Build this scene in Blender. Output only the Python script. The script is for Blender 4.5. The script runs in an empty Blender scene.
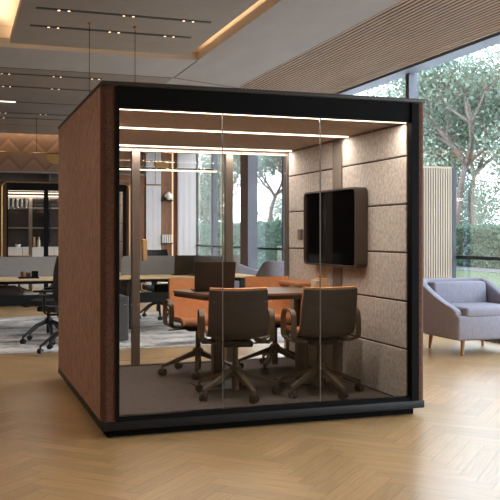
import bpy, bmesh, math, random
import numpy as np
from mathutils import Vector, Matrix
rnd = random.Random(7)
S = bpy.context.scene
COL = S.collection
PI = math.pi
R = math.radians

# ------------------------------------------------------------------ materials
def lin(r, g, b):
    f = lambda c: (c/255/12.92) if c/255 <= .04045 else ((c/255+.055)/1.055)**2.4
    return (f(r), f(g), f(b), 1)

def mat(name, rgb, rough=.5, metal=0., spec=.5, n_scale=0, n_amt=0, stretch=(1, 1, 1), bump=0, b_scale=None, coat=0):
    m = bpy.data.materials.new(name); m.use_nodes = True
    nt = m.node_tree; b = nt.nodes['Principled BSDF']
    c = lin(*rgb)
    b.inputs['Base Color'].default_value = c
    b.inputs['Roughness'].default_value = rough
    b.inputs['Metallic'].default_value = metal
    b.inputs['Specular IOR Level'].default_value = spec
    b.inputs['Coat Weight'].default_value = coat
    if n_scale:
        tc = nt.nodes.new('ShaderNodeTexCoord'); mp = nt.nodes.new('ShaderNodeMapping')
        mp.inputs['Scale'].default_value = stretch
        nz = nt.nodes.new('ShaderNodeTexNoise'); nz.inputs['Scale'].default_value = n_scale; nz.inputs['Detail'].default_value = 5
        nt.links.new(tc.outputs['Object'], mp.inputs[0]); nt.links.new(mp.outputs[0], nz.inputs['Vector'])
        rp = nt.nodes.new('ShaderNodeValToRGB')
        rp.color_ramp.elements[0].position = .3; rp.color_ramp.elements[1].position = .7
        lo = [max(0, x*(1-n_amt)) for x in c[:3]]+[1]; hi = [min(1, x*(1+n_amt)) for x in c[:3]]+[1]
        rp.color_ramp.elements[0].color = lo; rp.color_ramp.elements[1].color = hi
        nt.links.new(nz.outputs['Fac'], rp.inputs[0]); nt.links.new(rp.outputs[0], b.inputs['Base Color'])
        if bump:
            bp = nt.nodes.new('ShaderNodeBump'); bp.inputs['Strength'].default_value = bump; bp.inputs['Distance'].default_value = .01
            nt.links.new(nz.outputs['Fac'], bp.inputs['Height']); nt.links.new(bp.outputs[0], b.inputs['Normal'])
    return m

def emis(name, rgb, strength):
    m = bpy.data.materials.new(name); m.use_nodes = True
    nt = m.node_tree; nt.nodes.clear()
    e = nt.nodes.new('ShaderNodeEmission'); o = nt.nodes.new('ShaderNodeOutputMaterial')
    e.inputs[0].default_value = lin(*rgb); e.inputs[1].default_value = strength
    nt.links.new(e.outputs[0], o.inputs[0]); return m

def glass(name, tint, refl=1.0, rough=0.0):
    m = bpy.data.materials.new(name); m.use_nodes = True
    nt = m.node_tree; nt.nodes.clear()
    o = nt.nodes.new('ShaderNodeOutputMaterial'); mx = nt.nodes.new('ShaderNodeMixShader')
    t = nt.nodes.new('ShaderNodeBsdfTransparent'); g = nt.nodes.new('ShaderNodeBsdfGlossy')
    t.inputs[0].default_value = (*tint, 1); g.inputs['Roughness'].default_value = rough
    fr = nt.nodes.new('ShaderNodeFresnel'); fr.inputs[0].default_value = 1.33
    mu = nt.nodes.new('ShaderNodeMath'); mu.operation = 'MULTIPLY'; mu.inputs[1].default_value = refl
    nt.links.new(fr.outputs[0], mu.inputs[0]); nt.links.new(mu.outputs[0], mx.inputs[0])
    nt.links.new(t.outputs[0], mx.inputs[1]); nt.links.new(g.outputs[0], mx.inputs[2]); nt.links.new(mx.outputs[0], o.inputs[0])
    return m

def leaf_mat(name, a, b_, trans=.45):
    m = bpy.data.materials.new(name); m.use_nodes = True
    nt = m.node_tree; nt.nodes.clear()
    o = nt.nodes.new('ShaderNodeOutputMaterial'); mx = nt.nodes.new('ShaderNodeMixShader'); mx.inputs[0].default_value = trans
    d = nt.nodes.new('ShaderNodeBsdfDiffuse'); t = nt.nodes.new('ShaderNodeBsdfTranslucent')
    g = nt.nodes.new('ShaderNodeNewGeometry'); rp = nt.nodes.new('ShaderNodeValToRGB')
    rp.color_ramp.elements[0].color = lin(*a); rp.color_ramp.elements[1].color = lin(*b_)
    nt.links.new(g.outputs['Random Per Island'], rp.inputs[0])
    nt.links.new(rp.outputs[0], d.inputs[0]); nt.links.new(rp.outputs[0], t.inputs[0])
    nt.links.new(d.outputs[0], mx.inputs[1]); nt.links.new(t.outputs[0], mx.inputs[2]); nt.links.new(mx.outputs[0], o.inputs[0])
    return m

def floor_mat():
    m = bpy.data.materials.new('oak_herringbone'); m.use_nodes = True
    nt = m.node_tree; N = nt.nodes; L = nt.links; b = N['Principled BSDF']
    at = N.new('ShaderNodeAttribute'); at.attribute_name = 'plank'
    uv = N.new('ShaderNodeUVMap'); uv.uv_map = 'UVMap'
    mp = N.new('ShaderNodeMapping'); mp.inputs['Scale'].default_value = (3.0, 1.1, 1)
    off = N.new('ShaderNodeVectorMath'); off.operation = 'MULTIPLY_ADD'; off.inputs[1].default_value = (37, 91, 53)
    L.new(at.outputs['Fac'], off.inputs[0]); L.new(uv.outputs[0], mp.inputs[0]); L.new(mp.outputs[0], off.inputs[2])
    mp2 = N.new('ShaderNodeMapping'); mp2.inputs['Scale'].default_value = (.55, 5., 1)
    L.new(off.outputs[0], mp2.inputs[0])
    nz = N.new('ShaderNodeTexNoise'); nz.inputs['Scale'].default_value = 1.6; nz.inputs['Detail'].default_value = 5; nz.inputs['Distortion'].default_value = .6
    L.new(mp2.outputs[0], nz.inputs['Vector'])
    rp = N.new('ShaderNodeValToRGB')
    rp.color_ramp.elements[0].position = .3; rp.color_ramp.elements[1].position = .72
    rp.color_ramp.elements[0].color = lin(166, 130, 84); rp.color_ramp.elements[1].color = lin(196, 160, 112)
    L.new(nz.outputs['Fac'], rp.inputs[0])
    hs = N.new('ShaderNodeHueSaturation')
    mr = N.new('ShaderNodeMapRange'); mr.inputs['To Min'].default_value = .86; mr.inputs['To Max'].default_value = 1.12
    L.new(at.outputs['Fac'], mr.inputs['Value']); L.new(mr.outputs[0], hs.inputs['Value']); L.new(rp.outputs[0], hs.inputs['Color'])
    # thin dark joint along the plank border
    sp = N.new('ShaderNodeSeparateXYZ'); L.new(uv.outputs[0], sp.inputs[0])
    def edge(sock, w):
        a = N.new('ShaderNodeMath'); a.operation = 'SUBTRACT'; a.inputs[1].default_value = .5; L.new(sock, a.inputs[0])
        c = N.new('ShaderNodeMath'); c.operation = 'ABSOLUTE'; L.new(a.outputs[0], c.inputs[0])
        d = N.new('ShaderNodeMath'); d.operation = 'GREATER_THAN'; d.inputs[1].default_value = .5-w; L.new(c.outputs[0], d.inputs[0]); return d.outputs[0]
    mx = N.new('ShaderNodeMath'); mx.operation = 'MAXIMUM'; L.new(edge(sp.outputs[0], .0028), mx.inputs[0]); L.new(edge(sp.outputs[1], .017), mx.inputs[1])
    mc = N.new('ShaderNodeMix'); mc.data_type = 'RGBA'; mc.inputs[7].default_value = lin(120, 92, 58)
    L.new(mx.outputs[0], mc.inputs[0]); L.new(hs.outputs[0], mc.inputs[6]); L.new(mc.outputs[2], b.inputs['Base Color'])
    b.inputs['Roughness'].default_value = .32; b.inputs['Specular IOR Level'].default_value = .8; b.inputs['Coat Weight'].default_value = .5; b.inputs['Coat Roughness'].default_value = .28
    bp = N.new('ShaderNodeBump'); bp.inputs['Strength'].default_value = .06; bp.inputs['Distance'].default_value = .004
    L.new(nz.outputs['Fac'], bp.inputs['Height']); L.new(bp.outputs[0], b.inputs['Normal'])
    return m

def rug_mat():
    m = bpy.data.materials.new('distressed_rug'); m.use_nodes = True
    nt = m.node_tree; N = nt.nodes; L = nt.links; b = N['Principled BSDF']
    tc = N.new('ShaderNodeTexCoord'); mp = N.new('ShaderNodeMapping'); mp.inputs['Scale'].default_value = (1.2, 2.4, 1)
    L.new(tc.outputs['Object'], mp.inputs[0])
    n1 = N.new('ShaderNodeTexNoise'); n1.inputs['Scale'].default_value = 9; n1.inputs['Detail'].default_value = 8; n1.inputs['Roughness'].default_value = .8
    n2 = N.new('ShaderNodeTexNoise'); n2.inputs['Scale'].default_value = .9; n2.inputs['Detail'].default_value = 3
    L.new(mp.outputs[0], n1.inputs['Vector']); L.new(mp.outputs[0], n2.inputs['Vector'])
    ad = N.new('ShaderNodeMath'); ad.operation = 'ADD'; L.new(n1.outputs['Fac'], ad.inputs[0]); L.new(n2.outputs['Fac'], ad.inputs[1])
    rp = N.new('ShaderNodeValToRGB'); e = rp.color_ramp.elements
    e[0].position = .40; e[0].color = lin(84, 82, 86); e[1].position = .56; e[1].color = lin(222, 218, 214)
    md = N.new('ShaderNodeMath'); md.operation = 'MULTIPLY'; md.inputs[1].default_value = .5; L.new(ad.outputs[0], md.inputs[0])
    L.new(md.outputs[0], rp.inputs[0]); L.new(rp.outputs[0], b.inputs['Base Color'])
    b.inputs['Roughness'].default_value = .95; b.inputs['Specular IOR Level'].default_value = .1
    return m

def chevron_mat():
    m = bpy.data.materials.new('chevron_wood_wall'); m.use_nodes = True
    nt = m.node_tree; N = nt.nodes; L = nt.links; b = N['Principled BSDF']
    tc = N.new('ShaderNodeTexCoord'); sp = N.new('ShaderNodeSeparateXYZ'); L.new(tc.outputs['Object'], sp.inputs[0])
    pp = N.new('ShaderNodeMath'); pp.operation = 'PINGPONG'; pp.inputs[1].default_value = .32; L.new(sp.outputs[0], pp.inputs[0])
    ad = N.new('ShaderNodeMath'); ad.operation = 'ADD'; L.new(pp.outputs[0], ad.inputs[0]); L.new(sp.outputs[2], ad.inputs[1])
    mu = N.new('ShaderNodeMath'); mu.operation = 'MULTIPLY'; mu.inputs[1].default_value = 10; L.new(ad.outputs[0], mu.inputs[0])
    fl = N.new('ShaderNodeMath'); fl.operation = 'FLOOR'; L.new(mu.outputs[0], fl.inputs[0])
    wn = N.new('ShaderNodeTexWhiteNoise'); wn.noise_dimensions = '1D'; L.new(fl.outputs[0], wn.inputs['W'])
    rp = N.new('ShaderNodeValToRGB'); rp.color_ramp.elements[0].color = lin(92, 68, 52); rp.color_ramp.elements[1].color = lin(134, 100, 76)
    L.new(wn.outputs['Value'], rp.inputs[0]); L.new(rp.outputs[0], b.inputs['Base Color']); b.inputs['Roughness'].default_value = .5
    return m

def flute_mat():
    m = bpy.data.materials.new('fluted_white_panel'); m.use_nodes = True
    nt = m.node_tree; N = nt.nodes; L = nt.links; b = N['Principled BSDF']
    tc = N.new('ShaderNodeTexCoord'); w = N.new('ShaderNodeTexWave'); w.inputs['Scale'].default_value = 9
    L.new(tc.outputs['Object'], w.inputs['Vector'])
    bp = N.new('ShaderNodeBump'); bp.inputs['Strength'].default_value = .5; bp.inputs['Distance'].default_value = .02
    L.new(w.outputs['Fac'], bp.inputs['Height']); L.new(bp.outputs[0], b.inputs['Normal'])
    b.inputs['Base Color'].default_value = lin(206, 202, 204); b.inputs['Roughness'].default_value = .6
    return m

M = dict(
    floor=floor_mat(), rug=rug_mat(), chevron=chevron_mat(), flute=flute_mat(),
    ceil=mat('ceiling_plaster', (156, 147, 140), .7, n_scale=3, n_amt=.06, stretch=(1, .3, 1)),
    ceil_shaded=mat('ceiling_plaster_shaded', (128, 112, 99), .7, n_scale=3, n_amt=.06, stretch=(1, .3, 1)),
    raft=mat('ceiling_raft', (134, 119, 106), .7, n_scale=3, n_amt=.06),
    void=mat('cove_lining', (200, 182, 158), .8),
    dark=mat('dark_recess', (28, 25, 24), .7),
    wall=mat('warm_wall', (150, 130, 112), .7), wood_wall=mat('wood_wall', (128, 88, 62), .55, n_scale=6, n_amt=.25, stretch=(3, 3, .4)),
    slat=mat('slat_wood', (186, 148, 112), .55, n_scale=8, n_amt=.15, stretch=(4, .3, 4)),
    header=mat('window_metal', (132, 138, 150), .5, .1), mull=mat('mullion_metal', (96, 98, 108), .45, .4), rail=mat('rail_metal', (46, 50, 54), .5, .4),
    pillar=mat('pillar_clad', (108, 110, 120), .6),
    wglass=glass('window_glass', (.985, .992, .99), .6), pglass=glass('pod_glass', (.955, .945, .93), .8),
    felt_out=mat('brown_felt', (158, 124, 106), .9, spec=.15, n_scale=40, n_amt=.42, stretch=(2.2, 2.2, .4), bump=.5),
    boucle=mat('boucle_felt_shaded', (98, 70, 58), .95, spec=.1, n_scale=150, n_amt=.4, bump=.5),
    felt_in=mat('beige_felt', (188, 181, 174), .95, spec=.1, n_scale=38, n_amt=.24, stretch=(1, 1, .8), bump=.25),
    felt_ceil=mat('taupe_felt', (198, 188, 177), .95, spec=.1, n_scale=30, n_amt=.12),
    carpet=mat('pod_carpet', (98, 91, 88), .98, spec=.05, n_scale=70, n_amt=.3, bump=.3),
    postd=mat('slate_post', (66, 67, 78), .6), brassf=mat('brass_sheet', (170, 126, 66), .4, .4),
    roofm=mat('roof_metal', (72, 68, 64), .5, spec=.3), dgm=mat('grey_cabinet', (74, 75, 76), .5),
    blk=mat('black_metal', (17, 16, 16), .6, .0, spec=.08), char=mat('charcoal_metal', (38, 38, 39), .5, .0, spec=.2),
    postm=mat('taupe_metal', (122, 112, 103), .5, .2), brass=mat('brass', (178, 140, 84), .3, .9), bronze=mat('bronze', (104, 91, 77), .45, .35),
    led=emis('led_warm', (255, 238, 216), 5.0), ledw=emis('led_white', (255, 236, 214), 3.5), cove=emis('cove_led', (255, 224, 188), 1.4), spot=emis('spot_lamp', (255, 220, 180), 4.5),
    orange=mat('orange_leather', (208, 142, 92), .5, n_scale=30, n_amt=.1), shell=mat('chair_shell', (88, 81, 77), .55, n_scale=20, n_amt=.06),
    rim=mat('tan_leather', (176, 120, 82), .55), blkmesh=mat('black_mesh', (30, 31, 34), .75, n_scale=90, n_amt=.3), blkplastic=mat('black_plastic', (24, 24, 25), .5),
    rubber=mat('caster_rubber', (58, 50, 44), .6), table=mat('table_top', (122, 102, 86), .4, n_scale=10, n_amt=.12, stretch=(.6, 5, 1)), tedge=mat('table_edge', (52, 44, 38), .5),
    lap=mat('laptop_lid', (66, 58, 52), .4, .4), screen=mat('screen_black', (8, 9, 10), .05, spec=.3), tvbox=mat('tv_housing', (78, 70, 64), .45, .3),
    pale=mat('pale_wood', (216, 180, 128), .5, n_scale=8, n_amt=.1, stretch=(1, 6, 1)), desk=mat('desk_oak', (222, 194, 150), .45, n_scale=8, n_amt=.08, stretch=(.6, 6, 1)),
    gfelt=mat('grey_felt', (140, 138, 136), .95, spec=.1, n_scale=60, n_amt=.15), white=mat('white_lacquer', (222, 220, 218), .5), paper=mat('paper', (230, 228, 222), .8),
    sofa=mat('blue_grey_wool', (148, 147, 160), .95, spec=.1, n_scale=40, n_amt=.09, stretch=(1, 1, .4), bump=.2), leg=mat('leg_wood', (164, 118, 80), .5),
    ivory=mat('ivory_slat', (198, 183, 162), .6), gapb=mat('slat_backing', (52, 38, 30), .8),
    kitch=mat('dark_kitchen', (56, 42, 36), .6, n_scale=7, n_amt=.3), shelfm=mat('shelf_metal', (128, 118, 106), .5), bookw=mat('white_book', (214, 210, 202), .7), bookd=mat('dark_book', (40, 38, 38), .7),
    vase=mat('pale_glass_vase', (216, 214, 214), .2), bottle=mat('clear_bottle', (190, 190, 184), .15), dgrey=mat('dark_fabric_bag', (70, 60, 56), .9), stone=mat('bronze_cup', (110, 78, 52), .5),
    bark=mat('tree_bark', (122, 108, 104), .9, n_scale=12, n_amt=.3, stretch=(1, 1, .3)),
    leafA=leaf_mat('leaf_pale', (84, 102, 90), (186, 198, 182)), leafB=leaf_mat('leaf_cool', (84, 106, 96), (172, 188, 174)), leafH=leaf_mat('leaf_hedge', (50, 76, 64), (122, 150, 132), .2),
    leafP=leaf_mat('leaf_indoor', (20, 70, 24), (60, 130, 50), .2), hcore=mat('hedge_core', (52, 76, 58), .95),
    lawn=mat('lawn_green', (62, 78, 50), .95, n_scale=6, n_amt=.2), path2=mat('grey_paving', (86, 88, 92), .85), path=mat('bounce_paving', (214, 216, 220), .8), pot=mat('clay_pot', (150, 140, 130), .7),
)

# ------------------------------------------------------------------ geometry
class MB:
    def __init__(s): s.v = []; s.f = []; s.m = []
    def add(s, vs, fs, mi=0):
        o = len(s.v); s.v += [tuple(v) for v in vs]; s.f += [tuple(i+o for i in f) for f in fs]; s.m += [mi]*len(fs); return s
    def box(s, x0, x1, y0, y1, z0, z1, mi=0):
        v = [(x0, y0, z0), (x1, y0, z0), (x1, y1, z0), (x0, y1, z0), (x0, y0, z1), (x1, y0, z1), (x1, y1, z1), (x0, y1, z1)]
        return s.add(v, [(0, 3, 2, 1), (4, 5, 6, 7), (0, 1, 5, 4), (1, 2, 6, 5), (2, 3, 7, 6), (3, 0, 4, 7)], mi)
    def rbox(s, x0, x1, y0, y1, z0, z1, r, n=3, mi=0):
        bm = bmesh.new(); bmesh.ops.create_cube(bm, size=1)
        for v in bm.verts: v.co = ((x0+x1)/2+v.co.x*(x1-x0), (y0+y1)/2+v.co.y*(y1-y0), (z0+z1)/2+v.co.z*(z1-z0))
        bmesh.ops.bevel(bm, geom=bm.edges[:], offset=r, segments=n, profile=.5, affect='EDGES')
        bm.verts.index_update(); s.add([v.co[:] for v in bm.verts], [[v.index for v in f.verts] for f in bm.faces], mi); bm.free(); return s
    def prism(s, pts, z0, z1, axis='z', mi=0):
        """closed outline (list of 2D points) extruded from z0 to z1 along axis"""
        n = len(pts); T = {'z': lambda a, b, c: (a, b, c), 'y': lambda a, b, c: (a, c, b), 'x': lambda a, b, c: (c, a, b)}[axis]
        v = [T(a, b, z0) for a, b in pts]+[T(a, b, z1) for a, b in pts]
        return s.add(v, [tuple(range(n))[::-1], tuple(range(n, 2*n))]+[(i, (i+1) % n, n+(i+1) % n, n+i) for i in range(n)], mi)
    def tube(s, pts, rad, n=8, mi=0, flat=None):
        pts = [Vector(p) for p in pts]; rs = rad if isinstance(rad, (list, tuple)) else [rad]*len(pts)
        V = []; prev = None
        for i, p in enumerate(pts):
            d = (pts[min(i+1, len(pts)-1)]-pts[max(i-1, 0)]).normalized()
            if prev is None:
                a = Vector((0, 0, 1)) if abs(d.z) < .9 else Vector((1, 0, 0)); u = d.cross(a).normalized()
            else: u = (prev-d*prev.dot(d)).normalized()
            prev = u; w = d.cross(u)
            for k in range(n):
                t = 2*PI*k/n; V.append(p+(u*math.cos(t)+w*math.sin(t))*rs[i])
        m = len(pts)
        F = [(i*n+k, i*n+(k+1) % n, (i+1)*n+(k+1) % n, (i+1)*n+k) for i in range(m-1) for k in range(n)]
        F += [tuple(range(n))[::-1], tuple((m-1)*n+k for k in range(n))]
        return s.add(V, F, mi)
    def strap(s, pts, w, t, wdir, mi=0):
        """flat band: width w along wdir, thickness t"""
        pts = [Vector(p) for p in pts]; wd = Vector(wdir).normalized(); V = []
        for i, p in enumerate(pts):
            d = (pts[min(i+1, len(pts)-1)]-pts[max(i-1, 0)]).normalized(); nn = d.cross(wd).normalized()
            V += [p+wd*w/2+nn*t/2, p-wd*w/2+nn*t/2, p-wd*w/2-nn*t/2, p+wd*w/2-nn*t/2]
        m = len(pts); F = [(i*4+k, i*4+(k+1) % 4, (i+1)*4+(k+1) % 4, (i+1)*4+k) for i in range(m-1) for k in range(4)]
        F += [(3, 2, 1, 0), tuple((m-1)*4+k for k in range(4))]
        return s.add(V, F, mi)
    def lathe(s, prof, c=(0, 0, 0), n=20, mi=0):
        V = [(c[0]+r*math.cos(2*PI*k/n), c[1]+r*math.sin(2*PI*k/n), c[2]+z) for r, z in prof for k in range(n)]
        m = len(prof); F = [(i*n+k, i*n+(k+1) % n, (i+1)*n+(k+1) % n, (i+1)*n+k) for i in range(m-1) for k in range(n)]
        F += [tuple(range(n))[::-1], tuple((m-1)*n+k for k in range(n))]
        return s.add(V, F, mi)
    def cyl(s, a, b, r, n=16, mi=0): return s.tube([a, b], r, n, mi)
    def build(s, name, mats, parent=None, smooth=False, loc=None):
        me = bpy.data.meshes.new(name); me.from_pydata(s.v, [], s.f)
        for m in (mats if isinstance(mats, (list, tuple)) else [mats]): me.materials.append(m)
        me.polygons.foreach_set('material_index', s.m)
        bm = bmesh.new(); bm.from_mesh(me); bmesh.ops.recalc_face_normals(bm, faces=bm.faces[:]); bm.to_mesh(me); bm.free()
        if smooth:
            me.polygons.foreach_set('use_smooth', [True]*len(me.polygons))
            try: me.set_sharp_from_angle(angle=R(40))
            except Exception: pass
        me.update()
        o = bpy.data.objects.new(name, me); COL.objects.link(o)
        if parent: o.parent = parent
        if loc: o.location = loc
        return o

def tag(o, label=None, cat=None, group=None, kind=None):
    if label: o['label'] = label
    if cat: o['category'] = cat
    if group: o['group'] = group
    if kind: o['kind'] = kind
    return o
def thing(name, label, cat, loc=(0, 0, 0), rz=0, group=None):
    o = bpy.data.objects.new(name, None); COL.objects.link(o); o.location = loc; o.rotation_euler = (0, 0, rz); o.empty_display_size = .1
    return tag(o, label, cat, group)
def struct(o): o['kind'] = 'structure'; return o
def kids(o): return [c for c in bpy.data.objects if c.parent == o]
def copy_tree(o, parent=None):
    c = o.copy(); COL.objects.link(c); c.parent = parent
    for ch in kids(o): copy_tree(ch, c)
    return c
def dup(o, loc, rz, label, group=None):
    c = copy_tree(o); c.location = loc; c.rotation_euler = (0, 0, rz); c['label'] = label
    if group: c['group'] = group
    return c
def area(name, loc, sx, sy, power, rgb, rot=(0, 0, 0)):
    l = bpy.data.lights.new(name, 'AREA'); l.shape = 'RECTANGLE'; l.size = sx; l.size_y = sy; l.energy = power; l.color = lin(*rgb)[:3]
    o = bpy.data.objects.new(name, l); COL.objects.link(o); o.location = loc; o.rotation_euler = rot; return o
def spot(name, loc, power, rgb, ang=120, blend=.8, rot=(0, 0, 0), size=.06):
    l = bpy.data.lights.new(name, 'SPOT'); l.energy = power; l.color = lin(*rgb)[:3]; l.spot_size = R(ang); l.spot_blend = blend; l.shadow_soft_size = size
    o = bpy.data.objects.new(name, l); COL.objects.link(o); o.location = loc; o.rotation_euler = rot; return o
WARM = (255, 244, 232)

# ------------------------------------------------------------------ room constants
XL, XR, YF, YB, HC = -6.0, 6.3, -5.0, 23.0, 3.8

# ---- herringbone floor: every plank one quad
def herringbone():
    W, n = .105, 6
    ca, sa = math.cos(R(45)), math.sin(R(45))
    V = []; F = []; UV = []; val = []
    rr = random.Random(3)
    def plank(i, j, li, lj):
        p = [(i*W, j*W), ((i+li)*W, j*W), ((i+li)*W, (j+lj)*W), (i*W, (j+lj)*W)]
        q = [(x*ca-y*sa, x*sa+y*ca+9) for x, y in p]
        cx = sum(a for a, _ in q)/4; cy = sum(b for _, b in q)/4
        if not (XL-.4 < cx < XR+.4 and YF-.4 < cy < YB+.4): return
        o = len(V); V.extend((max(XL, min(XR, a)), max(YF, min(YB, b)), 0) for a, b in q); F.append((o, o+1, o+2, o+3))
        UV.extend([(0, 0), (1, 0), (1, 1), (0, 1)] if li > 1 else [(0, 1), (0, 0), (1, 0), (1, 1)]); val.append(rr.random())
    for j in range(-190, 190):
        for m in range(-30, 30):
            i = j+2*n*m
            if -190 < i < 190: plank(i, j, n, 1)
            jj = j-2*n+1+2*n*m
            if -190 < jj < 190: plank(j, jj, 1, n)
    me = bpy.data.meshes.new('floor'); me.from_pydata(V, [], F)
    uv = me.uv_layers.new(name='UVMap'); uv.data.foreach_set('uv', np.array(UV, 'f').ravel())
    at = me.attributes.new('plank', 'FLOAT', 'FACE'); at.data.foreach_set('value', np.array(val, 'f'))
    me.materials.append(M['floor']); o = bpy.data.objects.new('floor', me); COL.objects.link(o); struct(o)
herringbone()
struct(MB().box(XL, XR, YF, YB, -.12, -.005).build('floor_slab', M['dark']))

# ---- walls away from the windows
struct(MB().box(XL-.15, XL, YF, YB+.15, 0, 4.4).build('wall_left', M['wood_wall']))
struct(MB().box(XL, XR+.1, YF-.15, YF, 0, 4.4).build('wall_front', M['wall']))
struct(MB().box(XL-.15, XR+.1, YB+.02, YB+.2, 0, 4.4).build('wall_back', M['kitch']))
struct(MB().box(XL, 4.88, YB-.1, YB+.02, 2.96, 4.4).build('wall_back_upper', M['chevron']))
struct(MB().box(XL, 4.88, YB-.2, YB-.1, 2.92, 2.97).build('trim_1', M['shelfm']))
struct(MB().box(4.05, 4.88, YB-.1, YB+.02, 0, 2.92).build('wall_back_side', M['wood_wall']))
struct(MB().box(4.90, 5.31, YB-.14, YB+.02, 0, 4.2).build('wall_back_panel', M['flute']))
struct(MB().box(5.79, 6.30, YB-.14, YB+.02, 0, 4.2).build('wall_back_panel', M['flute']))
struct(MB().box(5.31, 5.79, YB-.03, YB+.02, 0, 4.2).build('wall_back_niche', M['wood_wall']))

# ---- ceiling with lit void around a floating raft
vx0, vx1, vy0, vy1 = .36, 3.26, 1.7, 11.72
c = MB(); t = .12
c.box(XL, vx0, YF, 13.155, HC, HC+t); c.prism([(vx1, HC), (4.312, 3.703), (4.312, 3.86), (vx1, HC+t)], YF, 21.6, 'y'); c.box(vx0, vx1, YF, vy0, HC, HC+t); c.box(vx0, vx1, vy1, 13.155, HC, HC+t)
struct(MB().box(XL, vx1, 13.157, 21.6, HC, HC+t).build('ceiling_far', M['ceil_shaded']))  # same ceiling, browner tone stands in for the weaker daylight back here
struct(c.build('ceiling', M['ceil']))
struct(MB().box(XL, XR+.1, YF, YB+.1, 4.3, 4.42).build('ceiling_deck', M['void']))
v = MB(); v.box(vx0-.03, vx0, vy0, vy1, HC+.121, 4.3); v.box(vx1, vx1+.03, vy0, vy1, HC+.121, 4.3); v.box(vx0-.03, vx1+.03, vy1, vy1+.03, HC+.121, 4.3); v.box(vx0-.03, vx1+.03, vy0-.03, vy0, HC+.121, 4.3)
v.box(vx0, vx1, vy0, vy1, 4.08, 4.12)
struct(v.build('ceiling_cove', M['void']))
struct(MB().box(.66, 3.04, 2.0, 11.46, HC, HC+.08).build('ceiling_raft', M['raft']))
l = MB(); z0 = HC+.085
l.box(.70, .72, 2.1, 11.4, z0, z0+.02); l.box(2.98, 3.0, 2.1, 11.4, z0, z0+.02); l.box(.72, 2.98, 11.38, 11.40, z0, z0+.02)
tag(l.build('cove_light', M['cove']), 'warm hidden strip light glowing around the floating ceiling raft', 'light')
area('cove_lamp', (.55, 6.8, HC+.1), 9.2, .05, 38, (255, 226, 190), (PI, 0, PI/2))
area('cove_lamp', (3.12, 6.8, HC+.1), 9.2, .05, 30, (255, 226, 190), (PI, 0, PI/2))
area('cove_lamp', (1.85, 11.58, HC+.1), 2.3, .05, 10, (255, 226, 190), (PI, 0, 0))
# seams
g = MB(); g.box(XL, vx1, 13.14, 13.17, HC-.002, HC+.004); g.box(3.25, 3.27, 11.75, 13.14, HC-.002, HC+.004); g.box(XL, vx1, 19.9, 19.92, HC-.002, HC+.004); g.prism([(vx1, HC-.002), (4.31, 3.701), (4.31, 3.71), (vx1, HC+.004)], 13.14, 13.17, 'y')
struct(g.build('trim_2', M['dark']))
# slatted timber ceiling beside the windows
s = MB(); k = 4.32
while k < 6.06:
    s.box(k, k+.027, YF, YB-.02, 3.70, 3.708); k += .067
struct(s.build('ceiling_slat', M['slat']))
struct(MB().box(4.31, XR, YF, YB, 3.86, 3.9).build('ceiling_slat_backing', M['dark']))
struct(MB().box(4.3125, 4.3175, YF, YB-.02, 3.700, 3.86).build('trim_3', M['dark']))
struct(MB().box(6.10, XR-.001, YF, YB-.15, 3.685, 3.80).build('trim_4', M['header']))

# ---- window wall
struct(MB().box(XR, XR+.07, YF, YB, 3.685, 4.3).build('wall_right_header', M['header']))
struct(MB().box(XR, XR+.14, YF, YB, 0, .10).build('wall_right_sill', M['mull']))
ys = [.98+2.53*i for i in range(9)]
edges = [.9]+ys[1:]+[YB]
struct(MB().box(XR-.02, XR+.14, YF, .85, 0, 3.685).build('wall_right', M['wood_wall']))
for i in range(len(edges)-1):
    a, b = edges[i], edges[i+1]
    f = MB(); f.box(XR-.02, XR+.12, a-.05 if i else a, a+.05, .10, 3.685)
    f.box(XR+.02, XR+.1, a+.05, b-.05 if i < len(edges)-2 else b, .10, .16)
    w = struct(f.build('window_%d' % (i+1), M['mull']))
    e1 = b-.05 if i < len(edges)-2 else b
    MB().box(XR+.055, XR+.063, a+.05, e1, .16, 3.685).build('pane', M['wglass'], w)
    MB().box(XR, XR+.05, a+.05, e1, .995, 1.04).build('rail', M['rail'], w)
struct(MB().box(6.05, 6.275, 17.67, 18.2, 0, 3.685).build('pillar', M['pillar']))
po = area('window_portal', (XR+.2, 9, 1.9), 28, 3.7, 1, (255, 255, 255), (0, 0, 0))
po.rotation_euler = (0, PI/2, 0); po.data.size = 3.7; po.data.size_y = 28; po.data.cycles.is_portal = True

# ------------------------------------------------------------------ ceiling track lights
def track(x0, x1, y, heads, label, power=0, z=HC):
    t = thing('track_light', label, 'track light', ((x0+x1)/2, y, z), 0, 'recessed ceiling tracks')
    h = (x1-x0)/2; cx = (x0+x1)/2
    MB().box(-h, h, -.034, .034, -.006, .004).build('rail', M['dark'], t)
    for hx in heads:
        for d in (-.055, .055):
            sp = MB().lathe([(.024, -.010), (.026, -.004), (.026, 0.003)], (hx+d-cx, 0, 0), 12).build('spot_head', M['blk'], t)
            MB().lathe([(.014, -.0125), (.015, -.009)], (hx+d-cx, 0, 0), 12).build('lamp', M['spot'], sp)
        if power: spot('track_lamp', (hx, y, z-.03), power, WARM, 100, .9)
track(.83, 2.82, 9.58, (1.13, 1.85, 2.55), 'black recessed spotlight track on the ceiling raft, the row nearer the camera', 14)
track(.83, 2.80, 10.40, (1.10, 1.83, 2.52), 'black recessed spotlight track on the ceiling raft, the row nearer its far edge', 10)
track(-1.2, 2.2, 13.62, (.72, 1.5, 2.1), 'black spotlight track just beyond the ceiling seam behind the raft', 10)
track(-1.2, 2.3, 14.78, (.8, 1.6), 'dark spotlight track between the raft seam and the lit ceiling slot', 6)
track(-1.2, 2.4, 18.0, (.9, 1.7), 'dark spotlight track beyond the lit ceiling slot', 12)
track(-1.2, 2.4, 18.75, (.9,), 'dark spotlight track nearest the glowing back wall', 12)
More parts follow.
